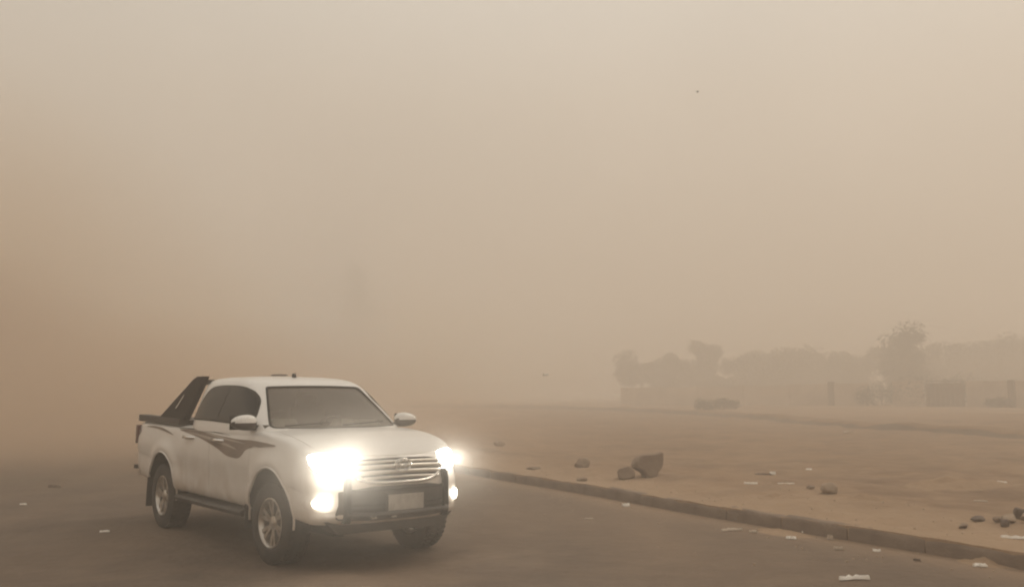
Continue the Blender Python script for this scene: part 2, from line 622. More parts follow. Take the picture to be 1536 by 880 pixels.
def kerb_mesh(seed, length):
    rnd = random.Random(seed)
    nx, sec = 6, [(0, -.08), (0, .10), (.012, .138), (.04, .152), (.12, .155), (.15, .15), (.15, -.08)]
    vs, fs = [], []
    m = len(sec)
    for i in range(nx + 1):
        t = i / nx
        for j, (a, z) in enumerate(sec):
            e = .012 if (i in (0, nx) and j in (1, 2, 3)) else 0
            vs.append((a + e + .007 * fbm(t * 4, j, seed), t * length, z - e * .8 + .014 * fbm(t * 4 + 5, j * .6, seed)))
    for i in range(nx):
        for j in range(m - 1):
            a = i * m + j
            fs.append((a, a + m, a + m + 1, a + 1))
    fs.append(tuple(range(m))); fs.append(tuple(range(nx * m, nx * m + m))[::-1])
    return vs, fs


SLEN = .96
protos = []
for k in range(6):
    vs, fs = kerb_mesh(k * 3.7, SLEN - .006)
    bm = bmesh.new()
    bv = [bm.verts.new(p) for p in vs]
    for f in fs: bm.faces.new([bv[i] for i in f])
    me = bpy.data.meshes.new('kerb_stone'); bmesh.ops.recalc_face_normals(bm, faces=bm.faces); bm.to_mesh(me); bm.free()
    me.materials.append(M['kerb']); me.polygons.foreach_set('use_smooth', [True] * len(me.polygons)); me.update(); me.set_sharp_from_angle(angle=R(50))
    protos.append(me)
far = MB()
ky = 3.0
i = 0
while ky < 250:
    p = Vector((kx(ky), ky, 0)); q = Vector((kx(ky + .84), ky + .84, 0))
    ang = math.atan2(-(q - p).x, (q - p).y) + random.uniform(-.012, .012)
    dz = random.uniform(-.012, .008)
    if ky < 36:
        o = bpy.data.objects.new('kerb_stone', random.choice(protos))
        o.location = (p.x, p.y, dz)
        o.rotation_euler = (random.uniform(-.012, .012), random.uniform(-.02, .02), ang)
        o.parent = kerb
        COL.objects.link(o)
        ky += SLEN * .879
    else:
        c = p + kdir * 1.4 + Vector((.06, 0, .035))
        far.box(c, (.15, 2.78, .23), Matrix.Rotation(ang, 3, 'Z'))
        ky += 2.8 * .879
    i += 1
fk = far.build('kerb_run', M['kerb'], kerb); fk['kind'] = 'stuff'

# ================================================================== the pickup truck
TRUCK = empty('pickup_truck', (-2.583, 10.889, 0), R(-51.54))
tag(TRUCK, 'white double cab pickup truck with headlights lit and brown side stripe', 'pickup truck')

ZT = [(-2.74, 1.20), (-2.68, 1.255), (-2.55, 1.27), (-1.15, 1.245), (1.0, 1.245), (1.35, 1.245), (1.7, 1.212), (2.0, 1.160), (2.2, 1.110), (2.34, 1.065), (2.42, 1.035), (2.47, .995), (2.50, .94)]
ZB = [(-2.74, .62), (-2.6, .56), (-2.0, .50), (-1.0, .47), (1.0, .46), (2.0, .46), (2.38, .42), (2.46, .45), (2.50, .50)]
HW = [(-2.74, .855), (-2.68, .885), (-2.4, .90), (-1.2, .90), (1.2, .90), (1.9, .90), (2.2, .885), (2.38, .85), (2.46, .82), (2.5, .78)]


def section(x):
    zt, zb, w = lerp_tab(ZT, x), lerp_tab(ZB, x), lerp_tab(HW, x)
    h = zt - zb
    crown = .020 * sm(1.1, 1.5, x)
    p = [(0, zb), (.75 * w, zb), (w - .06, zb + .005), (w - .02, zb + .05), (w - .004, zb + .14), (w - .012, zb + .30), (w - .002, zb + .46 * h),
         (w + .004, zb + .62 * h), (w - .010, zb + .76 * h), (w - .028, zt - .075), (w - .05, zt - .03), (w - .10, zt - .004 - crown * .2), (w - .2, zt),
         (.5 * w, zt + crown * .7), (0, zt + crown)]
    return chaikin(p, 2)


def body_deform(p):
    x, y, z = p
    # wheel-arch flares
    for wx in (-1.58, 1.54):
        d = math.hypot(x - wx, z - .42)
        k = math.exp(-((d - .53) / .09) ** 2) * sm(.55, .8, abs(y)) * sm(.44, .52, z)
        y += .032 * k * (1 if y > 0 else -1)
    if x > 1.7:
        s = ((x - 1.7) / .8) ** 1.5
        lo = sm(.92, .74, z) * sm(2.1, 2.42, x)
        x0 = x
        x = x - .36 * (abs(y) / .9) ** 2.6 * s + .035 * lo - .045 * sm(2.0, 2.5, x0)
    if x < -2.5:
        x += .06 * (abs(y) / .9) ** 4 * sm(-2.5, -2.7, x)
    return Vector((x, y, z))


xs = []
x = -2.74
while x < 2.5:
    xs.append(x)
    x += .02 if (x < -2.6 or x > 2.28) else .05
xs.append(2.5)
secs = [section(x) for x in xs]
m = len(secs[0])
vs, fs = [], []
ring = 2 * m - 2


def full(sec):
    r = [(-y, z) for y, z in sec]
    l = [(y, z) for y, z in sec[1:-1]][::-1]
    return r + l          # bottom centre -> right side -> top centre -> left side


def add_ring(x, pts):
    for y, z in pts: vs.append(body_deform((x, y, z)))


rings = [(xs[i], full(secs[i])) for i in range(len(xs))]
first, last = rings[0], rings[-1]
pre, post = [], []
for k in (.02, .3, .6, .85, .96):
    pre.append((first[0], [(y * k, .92 + (z - .92) * k) for y, z in first[1]]))
    post.append((last[0] , [(y * k, .74 + (z - .74) * k) for y, z in last[1]]))
rings = pre + rings + post[::-1]
for x, p in rings: add_ring(x, p)
for i in range(len(rings) - 1):
    for j in range(ring):
        j2 = (j + 1) % ring
        fs.append((i * ring + j, i * ring + j2, (i + 1) * ring + j2, (i + 1) * ring + j))
fs.append(tuple(range(ring))); fs.append(tuple(range((len(rings) - 1) * ring, len(rings) * ring)))
bm = bmesh.new()
bv = [bm.verts.new(p) for p in vs]
for f in fs: bm.faces.new([bv[k] for k in f])
body = bm_obj('body', bm, M['paint'], TRUCK, 40)
body.data.materials.append(M['inner'])
dgm = body.data
BODY = BVHTree.FromPolygons([v.co.copy() for v in dgm.vertices], [tuple(p.vertices) for p in dgm.polygons])


def cutter(mb):
    o = mb.build('cut', M['paint'], TRUCK)
    o.data.materials.append(M['inner'])
    o.data.polygons.foreach_set('material_index', [1] * len(o.data.polygons)); o.data.update()
    return o


cuts = []
for wx in (-1.58, 1.54):
    for s in (-1, 1):
        c = MB()
        poly = []
        for k in range(33):
            a = math.pi * k / 32
            poly.append((wx + .475 * math.cos(a), .43 + .475 * math.sin(a)))
        poly += [(wx - .50, .1), (wx + .50, .1)]
        c.prism(poly, 'y', s * .50, s * 1.3)
        cuts.append(cutter(c))
c = MB(); c.box((-1.9, 0, 1.2), (1.42, 1.44, .9)); cuts.append(cutter(c))
c = MB(); c.box((.10, 0, 1.13), (2.06, 1.48, .8)); cuts.append(cutter(c))
boolean(body, cuts)
body.data.polygons.foreach_set('use_smooth', [True] * len(body.data.polygons)); body.data.update(); body.data.set_sharp_from_angle(angle=R(38))

# cab upper: pillars and roof
GH = [(1.20, -1.04, 1.37, .868), (1.26, -1.035, 1.30, .860), (1.34, -1.03, 1.19, .840), (1.46, -1.02, 1.03, .795), (1.58, -1.01, .865, .748), (1.67, -1.0, .74, .708),
      (1.725, -.99, .64, .675), (1.765, -.97, .50, .63), (1.79, -.93, .33, .56), (1.808, -.84, .08, .44), (1.818, -.66, -.22, .22)]


def plan(xr, xf, w, bow=.13, n=72):
    pts = []
    cx, hx = (xr + xf) / 2, (xf - xr) / 2
    e = 7.0
    for k in range(n):
        a = 2 * math.pi * k / n
        c, s = math.cos(a), math.sin(a)
        r = (abs(c) ** e + abs(s) ** e) ** (-1 / e)
        u, v_ = c * r, s * r
        x, y = cx + hx * u, w * v_
        x -= bow * abs(v_) ** 2 * max(0, u) ** 3 * 1.0
        x += .05 * abs(v_) ** 2 * max(0, -u) ** 3
        pts.append((x, y))
    return pts


def loft_z(levels, inset=0.0, dz=0.0):
    mb = MB()
    L_ = []
    for i in range(len(levels) - 1):
        for k in range(3):
            t = k / 3
            L_.append(tuple(a + (b - a) * t for a, b in zip(levels[i], levels[i + 1])))
    L_.append(levels[-1])
    n = 72
    for z, xr, xf, w in L_:
        mb.v += [Vector((x, y, z + dz)) for x, y in plan(xr + inset, xf - inset, w - inset, .13 * min(1, w / .6))]
    for i in range(len(L_) - 1):
        for k in range(n):
            k2 = (k + 1) % n
            mb.f.append((i * n + k, i * n + k2, (i + 1) * n + k2, (i + 1) * n + k))
    mb.f.append(tuple(range(n))[::-1]); mb.f.append(tuple(range((len(L_) - 1) * n, len(L_) * n)))
    return mb


cab = loft_z(GH).build('cab', M['paint'], TRUCK, 45)
cab.data.materials.append(M['inner'])
CAB = BVHTree.FromPolygons([v.co.copy() for v in cab.data.vertices], [tuple(p.vertices) for p in cab.data.polygons])
WS = chaikin([(-.72, 1.280), (-.66, 1.268), (0, 1.262), (.66, 1.268), (.72, 1.280), (.715, 1.33), (.575, 1.65), (.555, 1.685), (.51, 1.695), (0, 1.704), (-.51, 1.695), (-.555, 1.685), (-.575, 1.65), (-.715, 1.33)], 2, True)
inn = loft_z([(z, a, b, w) for z, a, b, w in GH if z < 1.79], inset=.045, dz=-.03)
c1 = cutter(inn)
c2 = MB(); c2.prism(WS, 'x', .30, 1.8); c2 = cutter(c2)
c3 = MB(); c3.box((.08, 0, 1.15), (2.05, 1.55, .3)); c3 = cutter(c3)
boolean(cab, [c1, c2, c3])
cab.data.polygons.foreach_set('use_smooth', [True] * len(cab.data.polygons)); cab.data.update(); cab.data.set_sharp_from_angle(angle=R(38))

grow = lambda poly, k, c=(0, 1.48): [(c[0] + (a - c[0]) * (1 + k), c[1] + (b - c[1]) * (1 + k * 1.6)) for a, b in poly]
ws = patch('windscreen', CAB, WS, 'x', 1, -.012, M['glass'], TRUCK, .05, thick=0)


def ring_patch(name, bvh, outer, inner, axis, side, off, material, parent):
    """a flat strip between two outlines, laid on the surface"""
    n = len(outer)
    def hit(p):
        if axis == 'x': o, d = Vector((side * 5, p[0], p[1])), Vector((-side, 0, 0))
        else: o, d = Vector((p[0], side * 3, p[1])), Vector((0, -side, 0))
        h = bvh.ray_cast(o, d)
        return h[0] - d * off
    vs = [hit(p) for p in outer] + [hit(p) for p in inner]
    fs = [(i, (i + 1) % n, n + (i + 1) % n, n + i) for i in range(n)]
    return mesh_obj(name, vs, fs, material, parent)


ring_patch('windscreen_seal', CAB, grow(WS, .012), grow(WS, -.018), 'x', 1, .003, M['inner'], TRUCK)
# wipers on the glass
for y0, y1 in ((-.60, -.12), (.02, .56)):
    mb = MB()
    pts = []
    for k in range(6):
        t = k / 5
        p = (y0 + (y1 - y0) * t, 1.285 + .03 * t)
        h = CAB.ray_cast(Vector((5, p[0], p[1])), Vector((-1, 0, 0)))[0]
        pts.append(h + Vector((.012, 0, .006)))
    mb.tube(pts, .008, 6)
    mb.build('wiper', M['black'], TRUCK, 60)

# side windows: front and rear door glass
for s in (-1, 1):
    fw = chaikin([(.02, 1.50), (.02, 1.33), (.02, 1.325), (.03, 1.325), (.86, 1.300), (.91, 1.33), (.79, 1.50), (.60, 1.625), (.38, 1.680), (.03, 1.698), (.02, 1.698), (.02, 1.69)], 2, True)
    rw = chaikin([(-.78, 1.345), (-.74, 1.33), (-.01, 1.326), (.0, 1.326), (.0, 1.33), (.0, 1.69), (.0, 1.698), (-.01, 1.698), (-.38, 1.695), (-.54, 1.67), (-.63, 1.61), (-.74, 1.44)], 2, True)
    alls = chaikin([(-.81, 1.34), (-.77, 1.315), (-.3, 1.318), (.88, 1.285), (.935, 1.325), (.81, 1.51), (.62, 1.638), (.39, 1.695), (.0, 1.712), (-.40, 1.708), (-.56, 1.685), (-.655, 1.62), (-.765, 1.44)], 2, True)
    patch('window_frame', CAB, alls, 'y', s, .004, M['inner'], TRUCK, .035, thick=.006)
    patch('side_window', CAB, fw, 'y', s, .008, M['tint'], TRUCK, .035, thick=.003)
    patch('side_window', CAB, rw, 'y', s, .008, M['tint'], TRUCK, .035, thick=.003)

# doors (proud panels leave a shut line), handles
FD = [(-.055, .56), (.98, .56), (1.01, .72), (1.02, 1.19), (.95, 1.225), (-.055, 1.225)]
RD = [(-.075, .56), (-.88, .56), (-.93, .70), (-1.035, .96), (-1.055, 1.20), (-1.03, 1.225), (-.075, 1.225)]
for s in (-1, 1):
    for poly, hx in ((FD, .02), (RD, -.86)):
        dr = patch('door', BODY, poly, 'y', s, .004, M['paint'], TRUCK, .07, thick=.012, smooth=40)
        mb = MB()
        yy = s * .905
        h0 = BODY.ray_cast(Vector((hx + .15, s * 3, 1.115)), Vector((0, -s, 0)))[0].y
        mb.tube([(hx, h0 - s * .005, 1.115), (hx + .02, h0 + s * .035, 1.117), (hx + .15, h0 + s * .042, 1.12), (hx + .26, h0 + s * .035, 1.118), (hx + .28, h0 - s * .005, 1.117)], [.016, .019, .020, .019, .016], 10)
        mb.build('handle', M['chrome'], dr, 60)
    # fuel-flap side rear panel line and arch lips
    for wx in (-1.58, 1.54):
        mb = MB()
        pts = []
        for k in range(29):
            a = math.pi * (k / 28) * 1.08 - .125
            px, pz = wx + .482 * math.cos(a), .43 + .482 * math.sin(a)
            h = BODY.ray_cast(Vector((px, s * 3, max(pz, .50))), Vector((0, -s, 0)))
            if h[0] is None: continue
            pts.append((px, h[0].y, pz))
        mb.tube(pts, .012, 6)
        mb.build('arch_lip', M['paint'], TRUCK, 60)

# brown stripe decal along the flank
ST = [(-1.17, 1.195), (-.90, 1.20), (-.63, 1.20), (-.30, 1.19), (.11, 1.165), (.42, 1.155), (.70, 1.145), (1.04, 1.15), (1.30, 1.14), (1.58, 1.125), (1.62, 1.11), (1.40, 1.10), (1.24, 1.085), (1.12, 1.095), (1.02, 1.07), (.92, 1.055), (.86, 1.01), (.78, .955),
      (.60, .955), (.42, .97), (.28, 1.005), (.12, 1.04), (-.18, 1.09), (-.50, 1.135), (-.85, 1.165)]
ST2 = chaikin([(-2.40, 1.20), (-2.1, 1.212), (-1.80, 1.205), (-1.48, 1.165), (-1.22, 1.115), (-1.50, 1.145), (-1.80, 1.175), (-2.1, 1.188)], 1, True)
ST3 = chaikin([(-.95, 1.182), (-.2, 1.150), (.3, 1.108), (.80, 1.03), (.25, 1.082), (-.2, 1.122), (-.60, 1.158)], 1, True)
ST4 = chaikin([(-.35, 1.185), (.10, 1.162), (.55, 1.135), (.98, 1.105), (.55, 1.118), (.10, 1.147)], 1, True)
ST5 = chaikin([(-1.30, 1.205), (-.80, 1.218), (-.10, 1.205), (.60, 1.170), (.10, 1.190), (-.70, 1.206)], 1, True)
for s in (-1, 1):
    patch('stripe', BODY, chaikin(ST, 1, True), 'y', s, .0075, M['decal'], TRUCK, .06, thick=.003, smooth=30)
    patch('stripe', BODY, ST2, 'y', s, .0075, M['decal'], TRUCK, .06, thick=.003, smooth=30)
    patch('stripe', BODY, ST3, 'y', s, .0105, M['decal2'], TRUCK, .05, thick=.003, smooth=30)
    patch('stripe', BODY, ST4, 'y', s, .0105, M['decal2'], TRUCK, .05, thick=.003, smooth=30)
    patch('stripe', BODY, ST5, 'y', s, .0105, M['black'], TRUCK, .05, thick=.003, smooth=30)

# bonnet panel
BN = chaikin([(1.27, -.70), (1.27, .70), (1.50, .765), (1.95, .755), (2.17, .70), (2.30, .52), (2.385, .25), (2.405, 0), (2.385, -.25), (2.30, -.52), (2.17, -.70), (1.95, -.755), (1.50, -.765)], 1, True)
patch('bonnet', BODY, BN, 'z', 1, .006, M['paint'], TRUCK, .05, thick=.008, smooth=40)

# grille: dark recess, chrome bars, emblem
GR = chaikin([(-.46, 1.005), (0, 1.018), (.46, 1.005), (.50, .93), (.47, .82), (.30, .795), (0, .79), (-.30, .795), (-.47, .82), (-.50, .93)], 1, True)
gr = patch('grille', BODY, GR, 'x', 1, .006, M['inner'], TRUCK, .05, thick=.01)


def front_x(y, z): return BODY.ray_cast(Vector((5, y, z)), Vector((-1, 0, 0)))[0].x


for zc, hw_, rr, dip in ((.986, .455, .013, .006), (.943, .48, .021, .010), (.893, .48, .021, .012), (.845, .45, .014, .016)):
    mb = MB()
    pts = []
    for k in range(21):
        t = -1 + k / 10
        yv = hw_ * t
        zv = zc - dip * t * t
        pts.append((front_x(yv, zv) + .014, yv, zv))
    mb.tube(pts, rr, 8)
    o = mb.build('grille_bar', M['satin'], gr, 60)
mb = MB()
pts = []
for k in range(33):
    t = -1 + k / 16
    yv = .515 * t; zv = .795 + .13 * abs(t) ** 5
    pts.append((front_x(yv, zv) + .016, yv, zv))
mb.tube(pts, .017, 8); mb.build('grille_surround', M['chrome'], gr, 60)
# emblem: an oval with two crossing ellipses inside
ex = front_x(0, .96) + .045


def ellipse(mb, cy, cz, a, b, r, n=28):
    pts = [(ex, cy + a * math.cos(2 * math.pi * k / n), cz + b * math.sin(2 * math.pi * k / n)) for k in range(n + 1)]
    mb.tube(pts, r, 6, caps=False)


mb = MB()
ellipse(mb, 0, .955, .088, .056, .0075); ellipse(mb, 0, .955, .030, .052, .006); ellipse(mb, 0, .975, .064, .026, .006)
mb.build('emblem', M['chrome'], TRUCK, 60)

# headlights and fog lamps
for s in (-1, 1):
    HL = [(s * .535, 1.045), (s * .66, 1.062), (s * .80, 1.068), (s * .885, 1.055), (s * .885, .985), (s * .845, .915), (s * .74, .875), (s * .63, .868), (s * .555, .885), (s * .545, .95)]
    HL = chaikin([(a * .90, b - .006) for a, b in HL], 1, True)
    hl = patch('headlight', BODY, HL, 'x', 1, .010, M['lamp'], TRUCK, .035, thick=.02)
    patch('headlight_bezel', BODY, grow(HL, .06, (s * .70, .965)), 'x', 1, .005, M['satin'], TRUCK, .035, thick=.012)
    FG = [(s * .735 + .050 * math.cos(a * .3927), .625 + .050 * math.sin(a * .3927)) for a in range(16)]
    FB = chaikin([(s * .60, .71), (s * .78, .73), (s * .845, .66), (s * .83, .56), (s * .70, .535), (s * .60, .56)], 1, True)
    patch('fog_lamp_bezel', BODY, FB, 'x', 1, .006, M['paint'], TRUCK, .04, thick=.012)
    patch('fog_lamp', BODY, FG, 'x', 1, .022, M['fog'], TRUCK, .03, thick=.02)
    # beam thrown forward; glow points added before the lenses to imitate bloom
    k_ = 1.0 if s < 0 else .35
    for nm, kind_, yy, zz, e, rad, cone in (('headlight_glow', 'POINT', .66, .97, 11.0, .05, 0), ('headlight_beam', 'SPOT', .64, .985, 125.0, .06, 90),
                                            ('fog_glow', 'POINT', .735, .635, 1.3, .035, 0)):
        ld = bpy.data.lights.new(nm, kind_)
        ld.energy = e * k_; ld.shadow_soft_size = rad
        if kind_ == 'SPOT': ld.spot_size = R(cone); ld.spot_blend = 1.0
        ld.color = (1.0, .94, .83)
        lo = bpy.data.objects.new(nm, ld)
        lo.parent = TRUCK
        lo.location = (front_x(s * yy, zz) + rad + .03, s * yy, zz)
        lo.rotation_euler = Vector((-1, 0, -.03)).to_track_quat('Z', 'Y').to_euler()
        COL.objects.link(lo)

# bumper: dark centre, guard uprights and lower bar, plate
BI = chaikin([(-.60, .765), (.60, .765), (.60, .60), (.63, .50), (.58, .455), (-.58, .455), (-.63, .50), (-.60, .60)], 1, True)
bi = patch('bumper_insert', BODY, BI, 'x', 1, .004, M['black'], TRUCK, .05, thick=.01)
mb = MB()
for zc in (.735, .60, .555):
    pts = [(front_x(y * .055, zc) + .008, y * .055, zc) for y in range(-10, 11)]
    mb.tube(pts, .010, 6)
mb.build('intake_slat', M['inner'], bi, 60)
for s in (-1, 1):
    mb = MB()
    fx = front_x(s * .54, .66) - .02
    poly = [(fx - .06, .90), (fx + .045, .885), (fx + .075, .80), (fx + .08, .50), (fx + .055, .44), (fx - .06, .44)]
    mb.prism(poly, 'y', s * .51, s * .56)
    o = mb.build('guard_upright', M['matte'], TRUCK)
mb = MB()
pts = [(front_x(y * .06, .52) + .05, y * .06, .515) for y in range(-9, 10)]
mb.tube(pts, .024, 10); mb.build('guard_bar', M['black'], TRUCK, 60)
px = front_x(0, .61) + .03
mb = MB(); mb.box((px, .02, .615), (.014, .42, .175)); pf = mb.build('plate_frame', M['black'], TRUCK)
mb = MB(); mb.box((px + .0105, .02, .615), (.008, .385, .145)); mb.build('number_plate', M['plate'], TRUCK)
mb = MB(); mb.prism([(-.70, .455), (-.55, .33), (.55, .33), (.70, .455)], 'x', 2.05, 2.30); mb.build('skid_plate', M['black'], TRUCK)
# tow hook highlights
for yy in (-.33, -.12):
    mb = MB(); mb.tube([(px - .02, yy - .03, .50), (px + .03, yy - .02, .49), (px + .03, yy + .02, .49), (px - .02, yy + .03, .50)], .009, 6)
    mb.build('tow_hook', M['steel'], TRUCK, 60)

# mirrors
for s in (-1, 1):
    def egg(top):
        mb = MB()
        n, mrow = 20, 12
        for i in range(mrow + 1):
            ph = math.pi * i / mrow
            for k in range(n):
                th = 2 * math.pi * k / n
                X = math.cos(th) * math.sin(ph); Y = math.cos(ph); Z = math.sin(th) * math.sin(ph)
                X = abs(X) ** .7 * (1 if X > 0 else -1); Z = abs(Z) ** .75 * (1 if Z > 0 else -1)
                mb.v.append(Vector((1.0 + .085 * X, s * (.955 + .130 * Y), 1.325 + (.080 if Z > 0 else .076) * Z * (1 - .18 * Y))))
        for i in range(mrow):
            for k in range(n):
                k2 = (k + 1) % n
                zc = (mb.v[i * n + k].z + mb.v[(i + 1) * n + k2].z) / 2
                if (zc > 1.335) == top: mb.f.append((i * n + k, i * n + k2, (i + 1) * n + k2, (i + 1) * n + k))
        return mb
    mi = egg(True).build('mirror', M['paint'], TRUCK, 60)
    egg(False).build('mirror_housing', M['bar'], mi, 60)
    mb = MB(); mb.prism([(.90, 1.25), (1.02, 1.25), (1.01, 1.30), (.93, 1.30)], 'y', s * .80, s * .90); mb.build('mirror_arm', M['bar'], mi)
    mb = MB(); mb.box((.931, s * .965, 1.325), (.006, .22, .14)); mb.build('mirror_glass', M['tint'], mi)

# roof: antenna, small plate; interior
mb = MB(); mb.tube([(.16, -.02, 1.79), (.15, -.02, 1.845)], [.030, .022], 10); mb.build('antenna_base', M['inner'], TRUCK, 60)
mb = MB(); mb.box((-.55, .12, 1.840), (.20, .14, .016), taper=.85); mb.build('roof_plate', M['bar'], TRUCK)
mb = MB(); mb.prism([(1.10, 1.22), (1.02, 1.265), (.64, 1.275), (.52, 1.22), (.50, .80), (1.10, .80)], 'y', -.73, .73); dash = mb.build('dashboard', M['dash'], TRUCK, 40)
for yy, w_, h_ in ((-.50, .30, .085), (.24, .20, .075), (.50, .30, .06)):
    mb = MB()
    for k in range(5):
        mb.box((.88 + .02 * k, yy + random.uniform(-.03, .03), 1.27 + h_ * .5 - .003 * k), (.22 - .03 * k, w_ - .03 * k, h_ * (1 - .12 * k)), Matrix.Rotation(random.uniform(-.3, .3), 3, 'Z'), .7)
    mb.build('dashboard_cloth', M['cloth'], dash, 40)
for s in (-1, 1):
    mb = MB()
    mb.box((.0, s * .38, .92), (.50, .50, .16)); mb.box((-.28, s * .38, 1.18), (.13, .48, .56), Matrix.Rotation(R(-14), 3, 'Y'), .85)
    st = mb.build('seat', M['seat'], TRUCK)
    mb = MB(); mb.box((-.36, s * .38, 1.53), (.09, .25, .16), None, .85); mb.build('headrest', M['seat'], st)
mb = MB(); mb.box((-.72, 0, 1.12), (.14, 1.30, .55), Matrix.Rotation(R(-12), 3, 'Y')); mb.build('rear_seat', M['seat'], TRUCK)
mb = MB()
cw = Vector((.42, .38, 1.20)); ax1 = Vector((0, 1, 0)); ax2 = Vector((-.38, 0, .92)).normalized()
mb.tube([cw + (ax1 * math.cos(2 * math.pi * k / 24) + ax2 * math.sin(2 * math.pi * k / 24)) * .185 for k in range(25)], .015, 6, caps=False)
mb.tube([cw, cw + Vector((.22, 0, -.07))], .02, 6); mb.tube([cw - ax1 * .18, cw + ax1 * .18], .014, 6)
mb.build('steering_wheel', M['inner'], TRUCK, 60)

# load bed: cover, rails, sports bar, tailgate, rear bumper, lamps
mb = MB(); mb.box((-1.9, 0, .80), (1.44, 1.46, .06)); mb.build('bed_floor', M['black'], TRUCK)
mb = MB(); mb.box((-1.90, 0, 1.285), (1.46, 1.46, .03)); mb.build('bed_cover', M['bar'], TRUCK)
for s in (-1, 1):
    mb = MB(); mb.prism([(-2.69, 1.262), (-1.13, 1.24), (-1.13, 1.315), (-2.69, 1.345)], 'y', s * .755, s * .868); mb.build('bed_rail', M['bar'], TRUCK)
    lean = lambda p, s=s: Vector((p.x, p.y - s * .40 * (p.z - 1.33), p.z))
    mb = MB(); mb.prism([(-1.95, 1.33), (-1.05, 1.31), (-1.0, 1.74), (-1.01, 1.825), (-1.24, 1.825), (-1.33, 1.79)], 'y', s * .765, s * .835, lean)
    sb = mb.build('sports_bar', M['matbrown'], TRUCK)
    mb = MB(); mb.prism([(-1.50, 1.44), (-1.475, 1.44), (-1.385, 1.60), (-1.41, 1.60)], 'y', s * .836, s * .843, lean); mb.build('bar_badge', M['chrome'], sb)
    TL = [(s * .80, 1.20), (s * .875, 1.19), (s * .875, .92), (s * .80, .90)]
    patch('tail_lamp', BODY, TL, 'x', -1, .006, M['tail'], TRUCK, .05, thick=.03)
    mb = MB(); mb.prism([(-2.705, 1.21), (-2.64, 1.205), (-2.655, .99), (-2.715, .97)], 'y', s * .83, s * .893); mb.build('tail_lamp', M['tail'], TRUCK)
    mb = MB(); mb.box((-2.02, s * .79, .40), (.012, .30, .36), Matrix.Rotation(R(6), 3, 'Y')); mb.build('mudflap', M['inner'], TRUCK)
    mb = MB(); mb.box((1.02, s * .79, .40), (.012, .27, .24)); mb.build('mudflap', M['inner'], TRUCK)
    mb = MB(); mb.prism([(s * .66, .40), (s * .93, .39), (s * .95, .43), (s * .93, .455), (s * .66, .45)], 'x', -.98, .96); mb.build('side_step', M['black'], TRUCK)
mb = MB(); mb.box((-1.13, 0, 1.755), (.18, 1.24, .06)); mb.build('sports_bar_top', M['bar'], TRUCK)
mb = MB(); mb.prism([(-2.72, .56), (-2.86, .55), (-2.87, .68), (-2.72, .70)], 'y', -.80, .80); mb.build('rear_bumper', M['satin'], TRUCK)
for s in (-1, 1):
    mb = MB(); mb.box((-2.80, s * .83, .66), (.09, .06, .05)); mb.build('bumper_end', M['inner'], TRUCK)
mb = MB()
mb.box((-.1, 0, .44), (4.6, .95, .12)); mb.box((-.1, .45, .36), (4.4, .10, .16)); mb.box((-.1, -.45, .36), (4.4, .10, .16))
mb.tube([(-1.58, -.62, .385), (-1.58, .62, .385)], .06, 10); mb.tube([(1.54, -.62, .385), (1.54, .62, .385)], .045, 10)
mb.tube([(-1.58, -.001, .385), (-1.58, .25, .385)], .15, 12); mb.box((.9, .1, .36), (.7, .5, .2)); mb.box((-.6, -.25, .36), (.9, .35, .2))
mb.build('chassis', M['inner'], TRUCK)


# wheels
def wheel_parts():
    tyre = MB()
    prof = [(.232, -.105), (.255, -.128), (.30, -.135), (.345, -.130), (.368, -.118), (.381, -.095), (.385, -.06), (.386, 0), (.385, .06), (.381, .095), (.368, .118), (.345, .130), (.30, .135), (.255, .128), (.232, .105)]
    tyre.lathe_y(prof, 56)
    for k in range(44):                     # tread lugs
        a = 2 * math.pi * k / 44
        for yy, da in ((-.088, 0), (-.035, .03), (.035, .07), (.088, .1)):
            t = a + da
            rot = Matrix.Rotation(-t, 3, 'Y')
            tyre.box(rot @ Vector((.386, yy, 0)), (.014, .040, .034), rot)
    rim = MB()
    rim.lathe_y([(.236, -.10), (.240, .118), (.228, .122), (.214, .105), (.205, .06), (.200, -.09)], 48)
    rim.lathe_y([(.075, .03), (.070, .082), (.050, .096), (.0005, .098)], 24)
    for k in range(6):
        a = 2 * math.pi * k / 6
        for e in (-.16, .16):
            rot = Matrix.Rotation(-(a + e * .55), 3, 'Y')
            tip = Matrix.Rotation(-(a + e * 1.15), 3, 'Y')
            p0 = rot @ Vector((.06, .085, 0)); p1 = tip @ Vector((.212, .100, 0))
            p0b = rot @ Vector((.06, .045, 0)); p1b = tip @ Vector((.212, .065, 0))
            tv = (rot @ Vector((0, 0, 1))) * .017; tw = (tip @ Vector((0, 0, 1))) * .019
            rim.add([p0 - tv, p0 + tv, p1 + tw, p1 - tw, p0b - tv, p0b + tv, p1b + tw, p1b - tw],
                    [(0, 1, 2, 3), (7, 6, 5, 4), (0, 4, 5, 1), (1, 5, 6, 2), (2, 6, 7, 3), (3, 7, 4, 0)])
    disc = MB()
    disc.lathe_y([(.0005, -.02), (.165, -.02), (.165, .0), (.0005, .0)], 32)
    return tyre, rim, disc


ty, ri, di = wheel_parts()
TY = RI = DI = None
for wx in (-1.58, 1.54):
    for s in (-1, 1):
        w = empty('wheel', (wx, s * .775, .385), R(180) if s < 0 else 0, TRUCK)
        w.rotation_euler = (0, random.uniform(0, 6), R(180) if s < 0 else 0)
        if wx > 0: w.rotation_euler.z += R(3)
        if TY is None:
            TY = ty.build('tyre', M['rubber'], w, 35); RI = ri.build('rim', M['alloy'], w, 35); DI = di.build('brake_disc', M['inner'], w, 35)
        else:
            for src in (TY, RI, DI):
                c = src.copy(); COL.objects.link(c); c.parent = w


